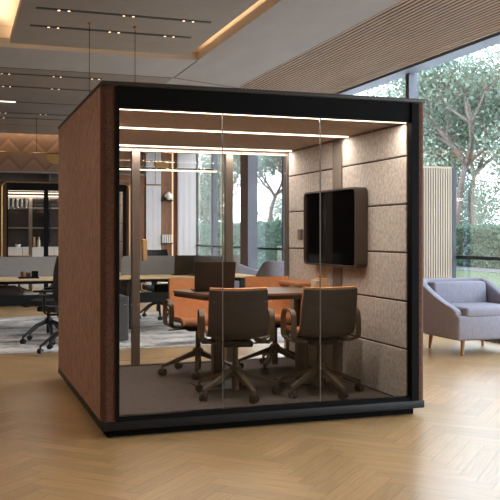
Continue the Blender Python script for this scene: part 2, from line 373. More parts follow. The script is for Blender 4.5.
t = thing('linear_ceiling_light', 'bright slot light in the far ceiling ending in a dark groove', 'ceiling light', (.6, 16.5, HC))
MB().box(-1.8, .45, -.035, .035, -.006, .004).build('diffuser', M['ledw'], t); MB().box(.45, 1.8, -.02, .02, -.004, .004).build('groove', M['dark'], t)
# lamps of the room in front of and beside the pod (tracks out of the picture), then added wall fill
for (x, y, p) in ((-3.4, 3.4, 40), (-.9, 2.6, 70), (-2.0, 8.5, 45), (.9, 3.2, 45), (2.6, 3.2, 45), (1.6, 1.2, 35), (-1.8, 12.2, 40), (2.9, 12.4, 30), (0.6, 12.2, 30)):
    spot('ceiling_downlight', (x, y, HC-.05), p, WARM, 125, .9, size=.12)
for y in (5.2, 6.7, 8.2): spot('wall_fill_spot', (-1.7, y, HC-.08), 85, WARM, 66, .9, rot=(0, -R(40), 0), size=.1)  # added fill spots without fittings, brighten the pod's left felt wall
# back wall wash
struct(MB().box(XL, 4.88, 21.6, 21.64, HC+.121, 4.3).build('trim_5', M['void']))
area('wall_wash', (0, 22.72, 4.0), 9.5, .05, 42, (255, 226, 190), (R(12), 0, 0))
tag(MB().box(XL+.1, 4.86, 22.78, 22.8, 4.02, 4.05).build('cove_light', M['cove']), 'long warm strip washing down the chevron wood wall', 'light')
tag(MB().box(5.64, 5.675, YB-.06, YB-.032, 0, 4.1).build('strip_light', M['cove']), 'upright glowing strip in the narrow wooden niche by the back windows', 'light')
area('niche_lamp', (5.55, YB-.2, 2), .05, 3, 8, (255, 180, 110), (-PI/2, 0, 0))

# ------------------------------------------------------------------ meeting pods
def make_pod(name, label, loc, W=2.35, D=2.47, H=2.3, brass=False, panels=True):
    p = thing(name, label, 'meeting pod', loc)
    h = W/2; wi = h-.10
    MB().box(-h+.06, h-.06, .06, D-.06, 0, .05).build('plinth', M['blk'], p)
    bf = MB(); bf.rbox(-h, h, -.005, .058, .05, .11, .012, 2); bf.rbox(-h, h, D-.09, D, .05, .086, .008, 2); bf.rbox(-h, -wi+.01, .03, D-.02, .05, .11, .012, 2); bf.rbox(wi-.01, h, .03, D-.02, .05, .11, .012, 2); bf.box(-wi, wi, .05, D-.05, .05, .08)
    bf.build('base_frame', M['char'], p, True)
    MB().box(-wi, wi, .059, D-.03, .08, .09).build('carpet', M['carpet'], p)
    for sg in (-1, 1):
        a, b = sorted((sg*h, sg*wi))
        w = MB()
        r = .04; xo = sg*h; xi = sg*wi
        def arc(cx, cy, a0, a1): return [(cx+r*math.cos(R(a0+(a1-a0)*i/5)), cy+r*math.sin(R(a0+(a1-a0)*i/5))) for i in range(6)]
        if sg < 0: pts = arc(xo+r, r, 180, 270)+[(xi, 0), (xi, D)]+arc(xo+r, D-r, 90, 180)
        else: pts = arc(xo-r, r, 270, 360)+arc(xo-r, D-r, 0, 90)+[(xi, D), (xi, 0)]
        w.prism(pts, .11, H-.03)
        ob = w.build('side_wall', M['felt_out'], p, True)
        # rounded boucle end cap facing the front, its unlit shade put into the colour
        e = MB(); q = arc(xo-sg*r, r-.004, 180, 270) if sg < 0 else arc(xo-sg*r, r-.004, 270, 360)
        q = q+([(xi, -.004), (xi, .05), (xo-.0, .05)] if sg < 0 else [(xo, .05), (xi, .05), (xi, -.004)])
        q = [(x+sg*.002, y) for x, y in q]
        e.prism(q, .112, H-.032); e.build('end_cap', M['boucle'], p, True)
    MB().rbox(-h-.004, h+.004, -.01, D+.004, H-.03, H, .01, 2).build('roof', M['roofm'], p, True)
    fm = M['brass'] if brass else M['blk']
    MB().box(-wi, wi, .0, .055, 2.13, H-.031).build('header', M['blk'], p)
    MB().box(-wi+.001, wi-.001, .056, D-.01, 2.14, H-.031).build('ceiling_panel', M['felt_ceil'], p)
    f = MB(); f.box(-wi, -wi+.012, .0, .055, .111, 2.129); f.box(wi-.012, wi, .0, .055, .111, 2.129); f.box(-wi+.012, wi-.012, .0, .055, .111, .14)
    f.box(wi-.012, wi+.045, -.012, -.0045, .111, H-.035); f.box(-wi-.012, -wi+.012, -.012, -.0045, .111, H-.035)
    f.build('front_frame', M['blk'], p)
    if brass:
        f = MB(); pts = []
        xa, za, zb, rr = h-.0, .12, H-.02, .10
        pts = [(-xa, -.02, za)]+[(-xa+rr-rr*math.cos(R(a)), -.02, zb-rr+rr*math.sin(R(a))) for a in range(0, 91, 15)]+[(xa-rr+rr*math.sin(R(a)), -.02, zb-rr+rr*math.cos(R(a))) for a in range(0, 91, 15)]+[(xa, -.02, za)]
        f.tube(pts, .011, 8); f.build('brass_trim', M['brass'], p, True)
        MB().box(-.42, -.34, -.0, .05, .14, 2.13).build('front_post', M['blk'], p)
    x0 = -wi+.002; pw = (2*wi-.004)/3
    for i in range(3):
        MB().box(x0+i*pw+.0015, x0+(i+1)*pw-.0015, .024, .034, .141, 2.129).build('glass_pane', M['pglass'], p)
    for i in (1, 2): MB().box(x0+i*pw-.0022, x0+i*pw+.0022, .022, .036, .141, 2.129).build('glass_joint', M['postm'], p)
    for y in (.085, 1.06, D-.13):
        MB().box(-wi+.01, wi-.01, y-.008, y+.008, 2.130, 2.14).build('led_strip', M['led'], p)
        area('pod_led', (loc[0], loc[1]+y, loc[2]+2.12), 2*wi-.1, .03, 9 if brass else 19, WARM)
    # back: glazed wall with a door between two posts
    yb = D-.08
    k = MB(); k.box(-wi, -wi+.03, yb, yb+.06, .09, 2.14); k.box(wi-.04, wi, yb, yb+.06, .09, 2.14); k.box(-wi+.03, wi-.04, yb, yb+.06, 2.09, 2.14); k.box(-wi+.03, wi-.04, yb, yb+.06, .09, .10)
    k.build('back_frame', M['postm'], p)
    MB().box(-.505, -.435, yb-.01, yb+.07, .09, 2.09).build('post', M['postm'], p)
    MB().box(.41, .475, yb-.01, yb+.07, .09, 2.09).build('post', M['postm'], p)
    MB().box(-wi+.031, -.506, yb+.025, yb+.035, .141, 2.089).build('glass_pane', M['pglass'], p)
    MB().box(.476, wi-.041, yb+.025, yb+.035, .141, 2.089).build('glass_pane', M['pglass'], p)
    d = MB().box(-.434, .409, yb+.025, yb+.035, .145, 2.085).build('door', M['pglass'], p)
    MB().rbox(-.415, -.375, yb-.05, yb+.022, 1.07, 1.27, .006, 2).build('handle', M['pale'], d)
    if panels:
        zs = [.092, .473, .823, 1.18, 1.537, 1.889, 2.128]
        yp0, yp1 = 1.15, 1.33
        for i in range(6):
            for (a, b) in ((.06, yp0-.002), (yp1+.002, yb-.012)):
                MB().rbox(wi-.02, wi-.001, a, b, zs[i]+.006, zs[i+1]-.006, .005, 1).build('acoustic_panel', M['felt_in'], p)
        MB().box(wi-.028, wi-.001, yp0, yp1, .091, 2.128).build('service_post', M['postm'], p)
        MB().box(wi-.004, wi-.0005, .06, yb, .091, 2.128).build('panel_backing', M['dark'], p)
        MB().rbox(wi-.045, wi-.019, 2.02, 2.10, 1.265, 1.365, .005, 2).build('switch_plate', M['postm'], p)
    return p
make_pod('meeting_pod', 'large brown felt meeting pod with black-framed glass front in the centre of the room', (2.055, 5.455, 0))
make_pod('meeting_pod', 'distant brass-trimmed meeting pod standing behind the desks, before the dark shelves', (1.965, 16.2, 0), brass=True)

# ------------------------------------------------------------------ chairs
def catmull(P, n):
    P = [Vector(p) for p in P]; out = []
    for i in range(len(P)-1):
        p0, p1, p2, p3 = P[max(i-1, 0)], P[i], P[i+1], P[min(i+2, len(P)-1)]
        for k in range(n):
            t = k/n; out.append(.5*((2*p1)+(-p0+p2)*t+(2*p0-5*p1+4*p2-p3)*t*t+(-p0+3*p1-3*p2+p3)*t**3))
    out.append(P[-1]); return out
def sheet(prof, t0, t1, bow=.03, nu=10, inset=0., ext=0.):
    """curved sheet from a (y,z,halfwidth) profile, between offsets t0 and t1 along its inner normal"""
    P = catmull([Vector((a, b, c)) for a, b, c in prof], 5); n = len(P); V = []
    for off in (t0, t1):
        for i, p in enumerate(P):
            d = P[min(i+1, n-1)]-P[max(i-1, 0)]; l = math.hypot(d.x, d.y); ny, nz = d.y/l, -d.x/l
            ey, ez = (0, 0)
            if ext and i == n-1: ey, ez = d.x/l*ext, d.y/l*ext
            for k in range(nu+1):
                u = -1+2*k/nu; o = off+bow*u*u
                V.append((u*(p.z-inset), p.x+ny*o+ey, p.y+nz*o+ez))
    w = nu+1; F = []
    for s_ in (0, 1):
        b = s_*n*w
        for i in range(n-1):
            for k in range(nu): F.append((b+i*w+k, b+i*w+k+1, b+(i+1)*w+k+1, b+(i+1)*w+k))
    T = n*w
    for i in range(n-1):
        F.append((i*w, (i+1)*w, T+(i+1)*w, T+i*w)); F.append((i*w+nu, (i+1)*w+nu, T+(i+1)*w+nu, T+i*w+nu))
    for k in range(nu): F.append((k, k+1, T+k+1, T+k)); j = (n-1)*w; F.append((j+k, j+k+1, T+j+k+1, T+j+k))
    return MB().add(V, F)
def star_base(root, phase, r, hubz, metal, wheel, colz, colr=.028):
    MB().lathe([(.03, hubz-.14), (colr, hubz-.13), (colr, hubz-.02), (.045, hubz-.02), (.05, hubz+.02), (.04, hubz+.04), (colr*.8, hubz+.05), (colr*.8, colz)], n=16).build('column', metal, root, True)
    for k in range(5):
        a = phase+2*PI*k/5; c_, s_ = math.cos(a), math.sin(a)
        P = [(.03*c_, .03*s_, hubz), (.5*r*c_, .5*r*s_, hubz-.045), (r*c_, r*s_, .082)]
        m = MB(); V = []
        for (x, y, z), hw, hh in zip(P, (.024, .02, .015), (.024, .018, .011)):
            V += [(x-s_*hw, y+c_*hw, z+hh), (x+s_*hw, y-c_*hw, z+hh), (x+s_*hw, y-c_*hw, z-hh), (x-s_*hw, y+c_*hw, z-hh)]
        m.add(V, [(i*4+q, i*4+(q+1) % 4, (i+1)*4+(q+1) % 4, (i+1)*4+q) for i in range(2) for q in range(4)]+[(3, 2, 1, 0), (8, 9, 10, 11)])
        m.cyl((r*c_, r*s_, .09), (r*c_, r*s_, .05), .011, 8)
        lg = m.build('leg', metal, root, False)
        w = MB(); ba = a+.6
        ax = (-math.sin(ba), math.cos(ba))
        for sg in (-1, 1):
            cx, cy = r*c_+sg*.017*ax[0], r*s_+sg*.017*ax[1]
            w.cyl((cx-ax[0]*.009, cy-ax[1]*.009, .0305), (cx+ax[0]*.009, cy+ax[1]*.009, .0305), .03, 14)
        w.box(r*c_-.012, r*c_+.012, r*s_-.012, r*s_+.012, .035, .06)
        w.build('caster', wheel, lg, True)
def conf_chair(loc, rz, phase, label, group='conference chairs round the pod table'):
    c = thing('conference_chair', label, 'chair', loc, rz, group)
    prof = [(.235, .432, .20), (.205, .455, .218), (.05, .452, .225), (-.10, .446, .225), (-.165, .468, .222), (-.20, .54, .22), (-.228, .68, .22), (-.254, .813, .214)]
    sheet(prof, -.012, .004, .03).build('shell', M['shell'], c, True)
    sheet(prof, .005, .030, .03, inset=.004, ext=.012).build('upholstery', M['orange'], c, True)
    for sg in (-1, 1):
        x = sg*.262
        P = catmull([(x-sg*.03, -.12, .425), (x, -.14, .45), (x, -.145, .56), (x, -.12, .635), (x, -.03, .655), (x, .07, .635), (x, .10, .56), (x, .09, .45), (x-sg*.03, .07, .425)], 5)
        m = MB().strap(P, .04, .012, (1, 0, 0)); m.box(min(x, sg*.15), max(x-sg*.02, sg*.15), -.13, .09, .412, .424)
        m.build('arm', M['bronze'], c, True)
    MB().rbox(-.12, .12, -.15, .12, .385, .43, .015, 2).build('mechanism', M['blkplastic'], c, True)
    MB().tube([(.10, 0, .40), (.22, .02, .395), (.27, .02, .393)], .006, 6).build('lever', M['blkplastic'], c, True)
    star_base(c, phase-rz, .32, .185, M['bronze'], M['rubber'], .39)
    return c
PF = .09
conf_chair((2.005, 6.15, PF), R(-12), R(-83), 'brown-backed conference chair in the pod, back to us, in front of the laptop')
conf_chair((2.66, 6.06, PF), R(-2), R(-81), 'brown-backed conference chair in the pod, back to us, beside the beige felt wall')
conf_chair((2.015, 7.24, PF), R(180), R(180), 'orange conference chair facing us across the table, behind the laptop')
conf_chair((2.745, 7.26, PF), R(180), R(233), 'orange conference chair facing us across the table, left of the wall screen')

def office_chair(loc, rz, phase, label):
    c = thing('office_chair', label, 'chair', loc, rz, 'black office chairs around the desks')
    sheet([(.24, .44, .21), (.21, .465, .23), (0, .462, .24), (-.18, .47, .22), (-.22, .48, .21)], -.03, .03, .02).build('seat', M['blkmesh'], c, True)
    sheet([(-.20, .56, .20), (-.235, .70, .225), (-.24, .88, .22), (-.27, 1.06, .19)], -.012, .012, .05).build('backrest', M['blkmesh'], c, True)
    MB().strap(catmull([(0, -.05, .41), (0, -.24, .44), (0, -.275, .60), (0, -.27, .75)], 5), .09, .025, (1, 0, 0)).build('back_support', M['blkplastic'], c, True)
    for sg in (-1, 1):
        m = MB().strap(catmull([(sg*.12, 0, .42), (sg*.27, 0, .44), (sg*.285, -.01, .62)], 4), .04, .02, (0, 1, 0)); m.rbox(sg*.285-.035, sg*.285+.035, -.12, .12, .62, .645, .01, 2)
        m.build('arm', M['blkplastic'], c, True)
    MB().rbox(-.11, .11, -.12, .12, .375, .435, .015, 2).build('mechanism', M['blkplastic'], c, True)
    star_base(c, phase-rz, .33, .25, M['blkplastic'], M['blkplastic'], .38)
    return c
RUG = .012
office_chair((1.19, 9.62, RUG), R(8), R(195), 'black mesh office chair, back to us, on the rug beside the left pod wall')
office_chair((1.065, 10.58, RUG), R(72), R(200), 'black office chair turned sideways on the rug close under the left desk')
office_chair((2.98, 13.02, RUG), R(180), R(190), 'black office chair behind the desk screen, seen through the pod above its left door post')
conf_chair((1.16, 17.1, PF), R(-5), R(-80), 'dark conference chair inside the far pod, nearest its left wall', 'conference chairs in the far pod')
conf_chair((1.80, 17.2, PF), R(4), R(-70), 'dark conference chair inside the far pod, behind its dark front post', 'conference chairs in the far pod')

# ------------------------------------------------------------------ pod table and what is on it
TZ = PF+.757
t = thing('meeting_table', 'brown meeting table with rounded left end inside the pod', 'table', (2.3, 6.68, PF))
ol = []
def arcp(cx, cy, r, a0, a1, n=7): return [(cx+r*math.cos(R(a0+(a1-a0)*i/n)), cy+r*math.sin(R(a0+(a1-a0)*i/n))) for i in range(n+1)]
ol = [(.70, -.37), (.70, .41)]+arcp(-.44, .27, .14, 90, 172)+arcp(-.32, -.21, .16, 188, 270)
MB().prism(ol, .739, .757).build('table_top', M['table'], t, False)
MB().prism([(x*.985, y*.975) for x, y in ol], .707, .7385).build('table_edge', M['tedge'], t, False)
for lx in (-.31, .42):
    m = MB(); m.rbox(lx-.045, lx+.045, -.16, -.07, .012, .707, .01, 2); m.rbox(lx-.17, lx+.17, -.30, .08, .0, .012, .004, 1)
    m.build('leg', M['tedge'], t, True)

def laptop(loc, rz, w, hgt, tilt, label, m1):
    l = thing('laptop', label, 'laptop', loc, rz, 'open laptops')
    MB().rbox(-w/2, w/2, -.0, .23, .001, .016, .005, 2).build('keyboard_base', m1, l, True)
    s = MB().rbox(-w/2, w/2, -.006, .002, 0, hgt, .0025, 2)
    cs, sn = math.cos(tilt), math.sin(tilt)
    s.v = [(x*(1+.04*z/hgt), y*cs-z*sn, .012+z*cs+y*sn) for x, y, z in s.v]
    ld = s.build('lid', m1, l, True)
    q = MB().box(-w/2+.01, w/2-.01, .0022, .003, .012, hgt-.012)
    q.v = [(x, y*cs-z*sn, .012+z*cs+y*sn) for x, y, z in q.v]
    q.build('display', M['screen'], ld)
    return l
laptop((1.99, 6.66, TZ), R(-8), .325, .245, R(16), 'open dark laptop on the pod table, its back to us', M['lap'])
b = thing('desk_organiser', 'small pale wooden organiser box on the pod table under the wall screen', 'organiser', (2.915, 6.60, TZ))
MB().rbox(-.035, .035, -.04, .06, 0, .10, .004, 1).build('box', M['pale'], b); MB().rbox(-.075, -.037, -.05, .05, 0, .085, .004, 1).build('side_tray', M['ivory'], b)
MB().rbox(-.02, .02, -.02, .03, .10, .125, .004, 1).build('lid', M['rim'], b)
MB().rbox(2.86, 3.109, 6.95, 7.62, .852, .884, .006, 1).build('wall_shelf', M['rim']); tag(bpy.data.objects['wall_shelf'], 'narrow tan ledge on the felt wall below the screen', 'shelf')

# wall screen
t = thing('wall_screen', 'dark wall screen in a deep rounded brown housing on the felt wall', 'screen', (3.01, 6.66, 1.37))
Y0, Y1, Z0, Z1 = -.535, .535, -.325, .325
def rr(y0, y1, z0, z1, r):
    return arcp(y1-r, z1-r, r, 0, 90, 5)+arcp(y0+r, z1-r, r, 90, 180, 5)+arcp(y0+r, z0+r, r, 180, 270, 5)+arcp(y1-r, z0+r, r, 270, 360, 5)
o = rr(Y0, Y1, Z0, Z1, .05); i_ = rr(Y0+.014, Y1-.014, Z0+.014, Z1-.014, .04); n = len(o)
V = [(-.01, a, b) for a, b in o]+[(-.01, a, b) for a, b in i_]+[(.098, a, b) for a, b in o]+[(.05, a, b) for a, b in i_]
F = []
for k in range(n):
    j = (k+1) % n
    F += [(k, j, n+j, n+k), (k, j, 2*n+j, 2*n+k), (n+k, n+j, 3*n+j, 3*n+k)]
F += [tuple(range(2*n, 3*n))]
MB().add(V, F).build('housing', M['tvbox'], t, False)
MB().prism(rr(Y0+.016, Y1-.016, Z0+.016, Z1-.016, .038), .012, .05, 'x').build('display', M['screen'], t)

# ------------------------------------------------------------------ desks, rug
rg = MB().rbox(-4.5, 4.3, 9.7, 13.9, .0005, RUG, .004, 1).build('area_rug', M['rug']); tag(rg, 'grey and white distressed rug under the desks and office chairs', 'rug')
def desk(x0, x1, label, lscreen):
    cx = (x0+x1)/2; h = (x1-x0)/2-.01
    d = thing('bench_desk', label, 'desk', (cx, 12.0, RUG), 0, 'double bench desks')
    for y0, y1 in ((-.75, -.03), (.03, .75)):
        MB().rbox(-h, h, y0, y1, .705, .73, .004, 1).build('desk_top', M['desk'], d)
    MB().box(-h+.08, h-.08, -.36, -.30, .36, .50).build('cable_tray', M['char'], d)
    MB().box(-h+.08, h-.08, -.30, -.04, .36, .38).build('tray_floor', M['char'], d)
    MB().box(-h+.05, h-.05, -.05, .05, .63, .70).build('beam', M['char'], d)
    for sx in (-1, 1):
        m = MB(); a = sx*(h-.06)
        m.box(a-.03, a+.03, -.36, -.28, .0, .70); m.box(a-.03, a+.03, .28, .36, .0, .70); m.box(a-.03, a+.03, -.28, .28, .63, .70); m.build('leg', M['char'], d)
    s = MB(); pr = arcp(h-.06, .95, .05, 0, 90, 4)+arcp(-h+.06, .95, .05, 90, 180, 4)+[(-h+.01, .69), (h-.01, .69)]
    s.prism(pr, -.02, .02, 'y'); s.build('desk_screen', M['gfelt'], d)
    return d
desk(.38, 2.19, 'pale-topped double desk with grey felt screen, left of the pod', '')
desk(2.19, 3.98, 'pale-topped double desk with grey felt screen, seen through the pod', '')
# on the desks
DZ = RUG+.73
laptop((3.08, 11.66, DZ), R(-3), .36, .28, R(14), 'open dark laptop on the far desk, left of the pair seen above the orange chair', M['lap'])
laptop((3.29, 11.36, DZ), R(4), .40, .27, R(10), 'open dark laptop on the far desk, right of the pair, half hidden', M['lap'])
b = thing('desk_tray', 'small dark tray of objects on the left desk', 'tray', (.90, 11.5, DZ))
MB().rbox(-.13, .13, -.08, .08, 0, .02, .004, 1).build('tray', M['blk'], b)
for (x, y, r, hh, m_) in ((-.07, 0, .035, .07, 'stone'), (.0, .02, .03, .055, 'stone')):
    tag(MB().lathe([(r*.8, 0), (r, hh*.5), (r*.9, hh)], n=14).build('cup', M[m_], None, True, (.90+x, 11.5+y, DZ+.021)), 'brown cup on the small desk tray, %s' % ('nearer the picture edge' if x < -.01 else 'beside the black box'), 'cup')
tag(MB().rbox(-.04, .04, -.04, .04, 0, .075, .004, 1).build('pen_box', M['blk'], None, False, (.98, 11.5, DZ+.021)), 'square black pen box on the small desk tray', 'box')
TRZ = RUG+.38
tag(MB().rbox(-.17, .17, -.10, .10, 0, .24, .05, 3).build('bag', M['dgrey'], None, True, (.62, 11.82, TRZ+.002)), 'brown-grey bag in the tray under the left desk', 'bag')
for k, (x, rz) in enumerate(((.95, .2), (1.22, -.15))):
    tag(MB().rbox(-.11, .11, -.09, .09, 0, .15+.02*k, .02, 2).build('paper_bundle', M['paper'], None, True, (x, 11.83, TRZ+.002)), 'white paper bundle in the tray under the left desk, %s' % ('beside the brown bag' if k == 0 else 'nearer the office chair'), 'papers')
tag(MB().rbox(-.2, .2, -.07, .07, 0, .22, .02, 2).build('equipment_case', M['blk'], None, True, (2.86, 11.83, TRZ+.002)), 'black case in the tray under the far desk, seen through the pod', 'case')
tag(MB().rbox(-.06, .06, -.05, .05, 0, .12, .01, 2).build('paper_bundle', M['paper'], None, True, (2.55, 11.83, TRZ+.002)), 'small white bundle beside the black case under the far desk', 'papers')
pc = thing('pedestal_cabinet', 'low charcoal pedestal cabinet on the rug, seen low through the pod glass', 'cabinet', (1.78, 10.55, RUG))
MB().rbox(-.21, .21, -.25, .25, .02, .55, .008, 1).build('body', M['dgm'], pc)
for k in range(3):
    dr = MB().box(-.2, .2, -.262, -.251, .03+k*.172, .19+k*.172).build('drawer', M['dgm'], pc); MB().box(-.06, .06, -.275, -.262, .15+k*.172, .16+k*.172).build('handle', M['postm'], dr)

# linear pendant over the desks
t = thing('linear_pendant', 'thin white linear pendant light hanging on two wires beyond the pod', 'pendant light', (2.17, 10.06, 2.09))
MB().box(-.87, .87, -.012, .012, 0.008, .03).build('housing', M['char'], t); MB().box(-.868, .868, -.01, .01, -.006, .008).build('diffuser', M['ledw'], t)
for x in (1.48, 2.02):
    MB().cyl((x-2.17, 0, .03), (x-2.17, 0, HC-2.09), .0035, 6).build('wire', M['blk'], t)
    MB().lathe([(.02, HC-2.09-.03), (.022, HC-2.09)], (x-2.17, 0, 0), 12).build('ceiling_cup', M['rim'], t)
# brass pendants
def brass_pendant(x0, x1, y, z, discs, cables, label):
    p = thing('brass_pendant', label, 'pendant light', ((x0+x1)/2, y, z), 0, 'brass bar pendants'); cx = (x0+x1)/2
    MB().tube([(x0-cx, 0, 0), (x1-cx, 0, 0)], .014, 8).build('bar', M['brass'], p, True)
    for dx, r in discs:
        m = MB(); pts = [(dx-cx+r*math.cos(R(a)), r*math.sin(R(a))-.014) for a in range(180, 361, 12)]
        m.prism(pts, -.02, .02, 'y'); m.build('half_disc', M['brassf'], p); MB().strap([(a_, 0, b_) for a_, b_ in pts], .07, .012, (0, 1, 0)).build('arc_band', M['brass'], p)
    for q in cables: MB().cyl((q-cx, 0, .01), (q-cx, 0, HC-z), .005, 6).build('wire', M['blk'], p)
brass_pendant(.2, 2.35, 18.6, 3.06, ((2.0, .2),), (1.62,), 'brass bar pendant with half disc high over the far pod, left of the near pod')
brass_pendant(3.3, 4.55, 18.6, 2.95, ((4.33, .17),), (3.9,), 'brass bar pendant with half disc seen high through the pod, nearest the white wall panel')
brass_pendant(3.3, 4.3, 18.2, 2.40, ((3.45, .15),), (4.1,), 'lower brass bar pendant seen through the pod beside its left door post')

# ------------------------------------------------------------------ dark shelves and white counter at the back
sh = thing('kitchen_shelf_unit', 'dark wall shelves with thin metal boards behind the far pod', 'shelves', (2.4, 22.95, 0))
MB().box(-1.62, 1.62, -.28, .0, 2.0, 2.03).build('shelf_board', M['shelfm'], sh); MB().box(-1.62, 1.62, -.28, .0, 1.48, 1.51).build('shelf_board', M['shelfm'], sh)
MB().box(-1.62, -1.58, -.28, 0, 1.1, 2.9).build('upright', M['dark'], sh); MB().box(1.58, 1.62, -.28, 0, 1.1, 2.9).build('upright', M['dark'], sh); MB().box(-.1, -.06, -.28, 0, 1.1, 2.9).build('upright', M['dark'], sh)
ct = thing('kitchen_counter', 'white counter with white doors below the dark shelves', 'counter', (2.4, 22.6, 0))
MB().box(-1.6, 1.6, -.3, .3, .96, 1.0).build('worktop', M['white'], ct)
for k in range(4):
    MB().box(-1.6+k*.8+.005, -1.6+(k+1)*.8-.005, -.28, .3, .0, .96).build('cabinet_body', M['white'], ct)
area('shelf_lamp', (2.4, 22.6, 2.85), 3, .05, 5, WARM)
for k in range(9):
    tag(MB().box(-.022, .022, -.09, .09, 0, .22).build('book', M['bookw'] if k % 2 == 0 else M['bookd'], None, False, (1.28+k*.056, 22.83, 2.032)), '%s-spined file standing in the row on the top shelf behind the far pod' % ('white' if k % 2 == 0 else 'black'), 'book', '%s files on the top shelf' % ('white' if k % 2 == 0 else 'black'))
tag(MB().lathe([(.04, 0), (.042, .16), (.018, .2), (.018, .26)], n=14).build('bottle', M['bottle'], None, True, (2.02, 22.55, 1.0)), 'pale bottle standing on the white counter behind the far pod', 'bottle')
tag(MB().lathe([(.05, 0), (.07, .05), (.075, .07)], n=14).build('bowl', M['white'], None, True, (1.5, 22.55, 1.0)), 'small white bowl on the white counter behind the far pod', 'bowl')
# niche shelves, vase and books
for z, lab in ((2.24, 'thin dark niche shelf carrying the pale round vase'), (1.06, 'thin dark niche shelf carrying the white files')):
    tag(MB().box(5.315, 5.63, YB-.2, YB-.031, z, z+.03).build('niche_shelf', M['char']), lab, 'shelf')
tag(MB().lathe([(.04, 0), (.10, .05), (.12, .11), (.09, .17), (.04, .2), (.05, .22)], n=18).build('vase', M['vase'], None, True, (5.52, YB-.12, 2.271)), 'pale round vase on the upper shelf of the wooden niche', 'vase')
for k in range(5):
    tag(MB().box(-.017, .017, -.07, .07, 0, .23).build('book', M['bookw'], None, False, (5.36+k*.058, YB-.11, 1.092)), 'white file standing in the row on the lower niche shelf', 'book', 'white files in the wooden niche')

# ------------------------------------------------------------------ slatted divider
t = thing('slatted_divider', 'ivory vertical-slat divider screen standing by the window behind the armchair', 'divider', (5.75, 9.85, 0))
k = -.5; n = 0
while k < .46:
    MB().box(k, k+.0205, -.04, .02, .06, 2.19).build('slat', M['ivory'], t); k += .0365
MB().box(-.5, .47, .0205, .03, .06, 2.19).build('backing', M['gapb'], t)
MB().box(-.52, .475, -.03, .035, 2.19, 2.215).build('top_rail', M['ivory'], t); MB().box(-.52, .475, -.03, .035, 0.0, .06).build('bottom_rail', M['ivory'], t)
MB().box(.475, .53, -.045, .035, 0, 2.2).build('end_post', M['postd'], t)

# ------------------------------------------------------------------ armchairs
def armchair(loc, rz, label):
    c = thing('armchair', label, 'armchair', loc, rz, 'blue-grey lounge armchairs')
    # plan path of the wrap-around shell: front left -> back -> front right  (front faces -Y)
    half = [(-.425, .0), (-.43, .12), (-.434, .28), (-.437, .46), (-.438, .62), (-.436, .74), (-.415, .80), (-.36, .832), (-.22, .838), (-.07, .84)]
    path = half+[(-x, y) for x, y in half[::-1]]
    hts = [.51, .53, .575, .645, .715, .775, .80, .805, .802, .80]; hts = hts+hts[::-1]
    n = len(path); V = []
    for i, (x, y) in enumerate(path):
        a = Vector(path[max(i-1, 0)]); b = Vector(path[min(i+1, n-1)]); d = (b-a).normalized(); nx, ny = -d.y, d.x    # nx,ny points outwards
        h = hts[i]
        for off, z in ((.005, .17), (.014, .22), (.05, h-.03), (.052, h-.01), (.04, h), (-.03, h-.004), (-.05, h-.02), (-.085, .45), (-.095, .25), (-.095, .17)):
            V.append((x+nx*off, y+ny*off, z))
    w = 10; F = [(i*w+k, i*w+(k+1) % w, (i+1)*w+(k+1) % w, (i+1)*w+k) for i in range(n-1) for k in range(w)]
    F += [tuple(range(w))[::-1], tuple((n-1)*w+k for k in range(w))]
    sh = MB().add(V, F).build('shell', M['sofa'], c, True)
    sd = sh.modifiers.new('s', 'SUBSURF'); sd.levels = 1; sd.render_levels = 2
    MB().rbox(-.46, .46, -.03, .70, .17, .44, .03, 3).build('seat_base', M['sofa'], c, True)
    MB().rbox(-.36, .36, -.035, .66, .41, .525, .04, 4).build('seat_cushion', M['sofa'], c, True)
    bk = MB().rbox(-.35, .35, .63, .79, .47, .765, .03, 3); bk.v = [(x, y+(z-.47)*.12-.03, z) for x, y, z in bk.v]
    bk.build('back_cushion', M['sofa'], c, True)
    for sx in (-1, 1):
        for yy in (.05, .72):
            MB().tube([(sx*.36, yy, 0), (sx*.345, yy+(.01 if yy < .3 else -.01), .172)], [.014, .026], 10).build('leg', M['leg'], c, True)
    return c
armchair((5.545, 7.93, 0), 0, 'blue-grey upholstered armchair with wooden legs, right of the near pod')
ac = armchair((5.62, 14.6, 0), R(174), 'far blue-grey armchair showing its back, seen through the pod beside the felt wall')
ac.scale = (1.08,)*3
ac = armchair((6.02, 16.6, 0), R(80), 'far blue-grey armchair seen side-on through the pod beyond the desk end')
ac.scale = (1.1,)*3

# ------------------------------------------------------------------ garden outside
struct(MB().box(XR+.15, 140, -40, 160, -.1, -.02).build('lawn', M['lawn']))
struct(MB().box(XR+.15, 12.5, -40, 160, -.02, -.005).build('added_bounce_terrace', M['path']))  # unseen pale strip added to bounce neutral light onto the ceiling
struct(MB().box(18.0, 19.9, -40, 160, -.02, -.005).build('path', M['path2']))
def leaves(P, size, seed, flat=.0):
    """cloud of small pointed leaf quads around points P (N,3)"""
    g = np.random.default_rng(seed); n = len(P)
    d = g.normal(size=(n, 3)); d /= np.linalg.norm(d, axis=1)[:, None]
    e = np.cross(d, g.normal(size=(n, 3))); e /= np.linalg.norm(e, axis=1)[:, None]
    L = size*g.uniform(.6, 1.3, (n, 1)); W = L*.28
    V = np.stack([P-d*L*.5, P+e*W, P+d*L*.5, P-e*W], 1).reshape(-1, 3)
    me = bpy.data.meshes.new('leaves'); me.vertices.add(4*n); me.vertices.foreach_set('co', V.ravel().astype('f'))
    me.loops.add(4*n); me.loops.foreach_set('vertex_index', np.arange(4*n, dtype='i')); me.polygons.add(n); me.polygons.foreach_set('loop_start', np.arange(0, 4*n, 4, dtype='i'))
    me.update(calc_edges=True); me.validate(); return me
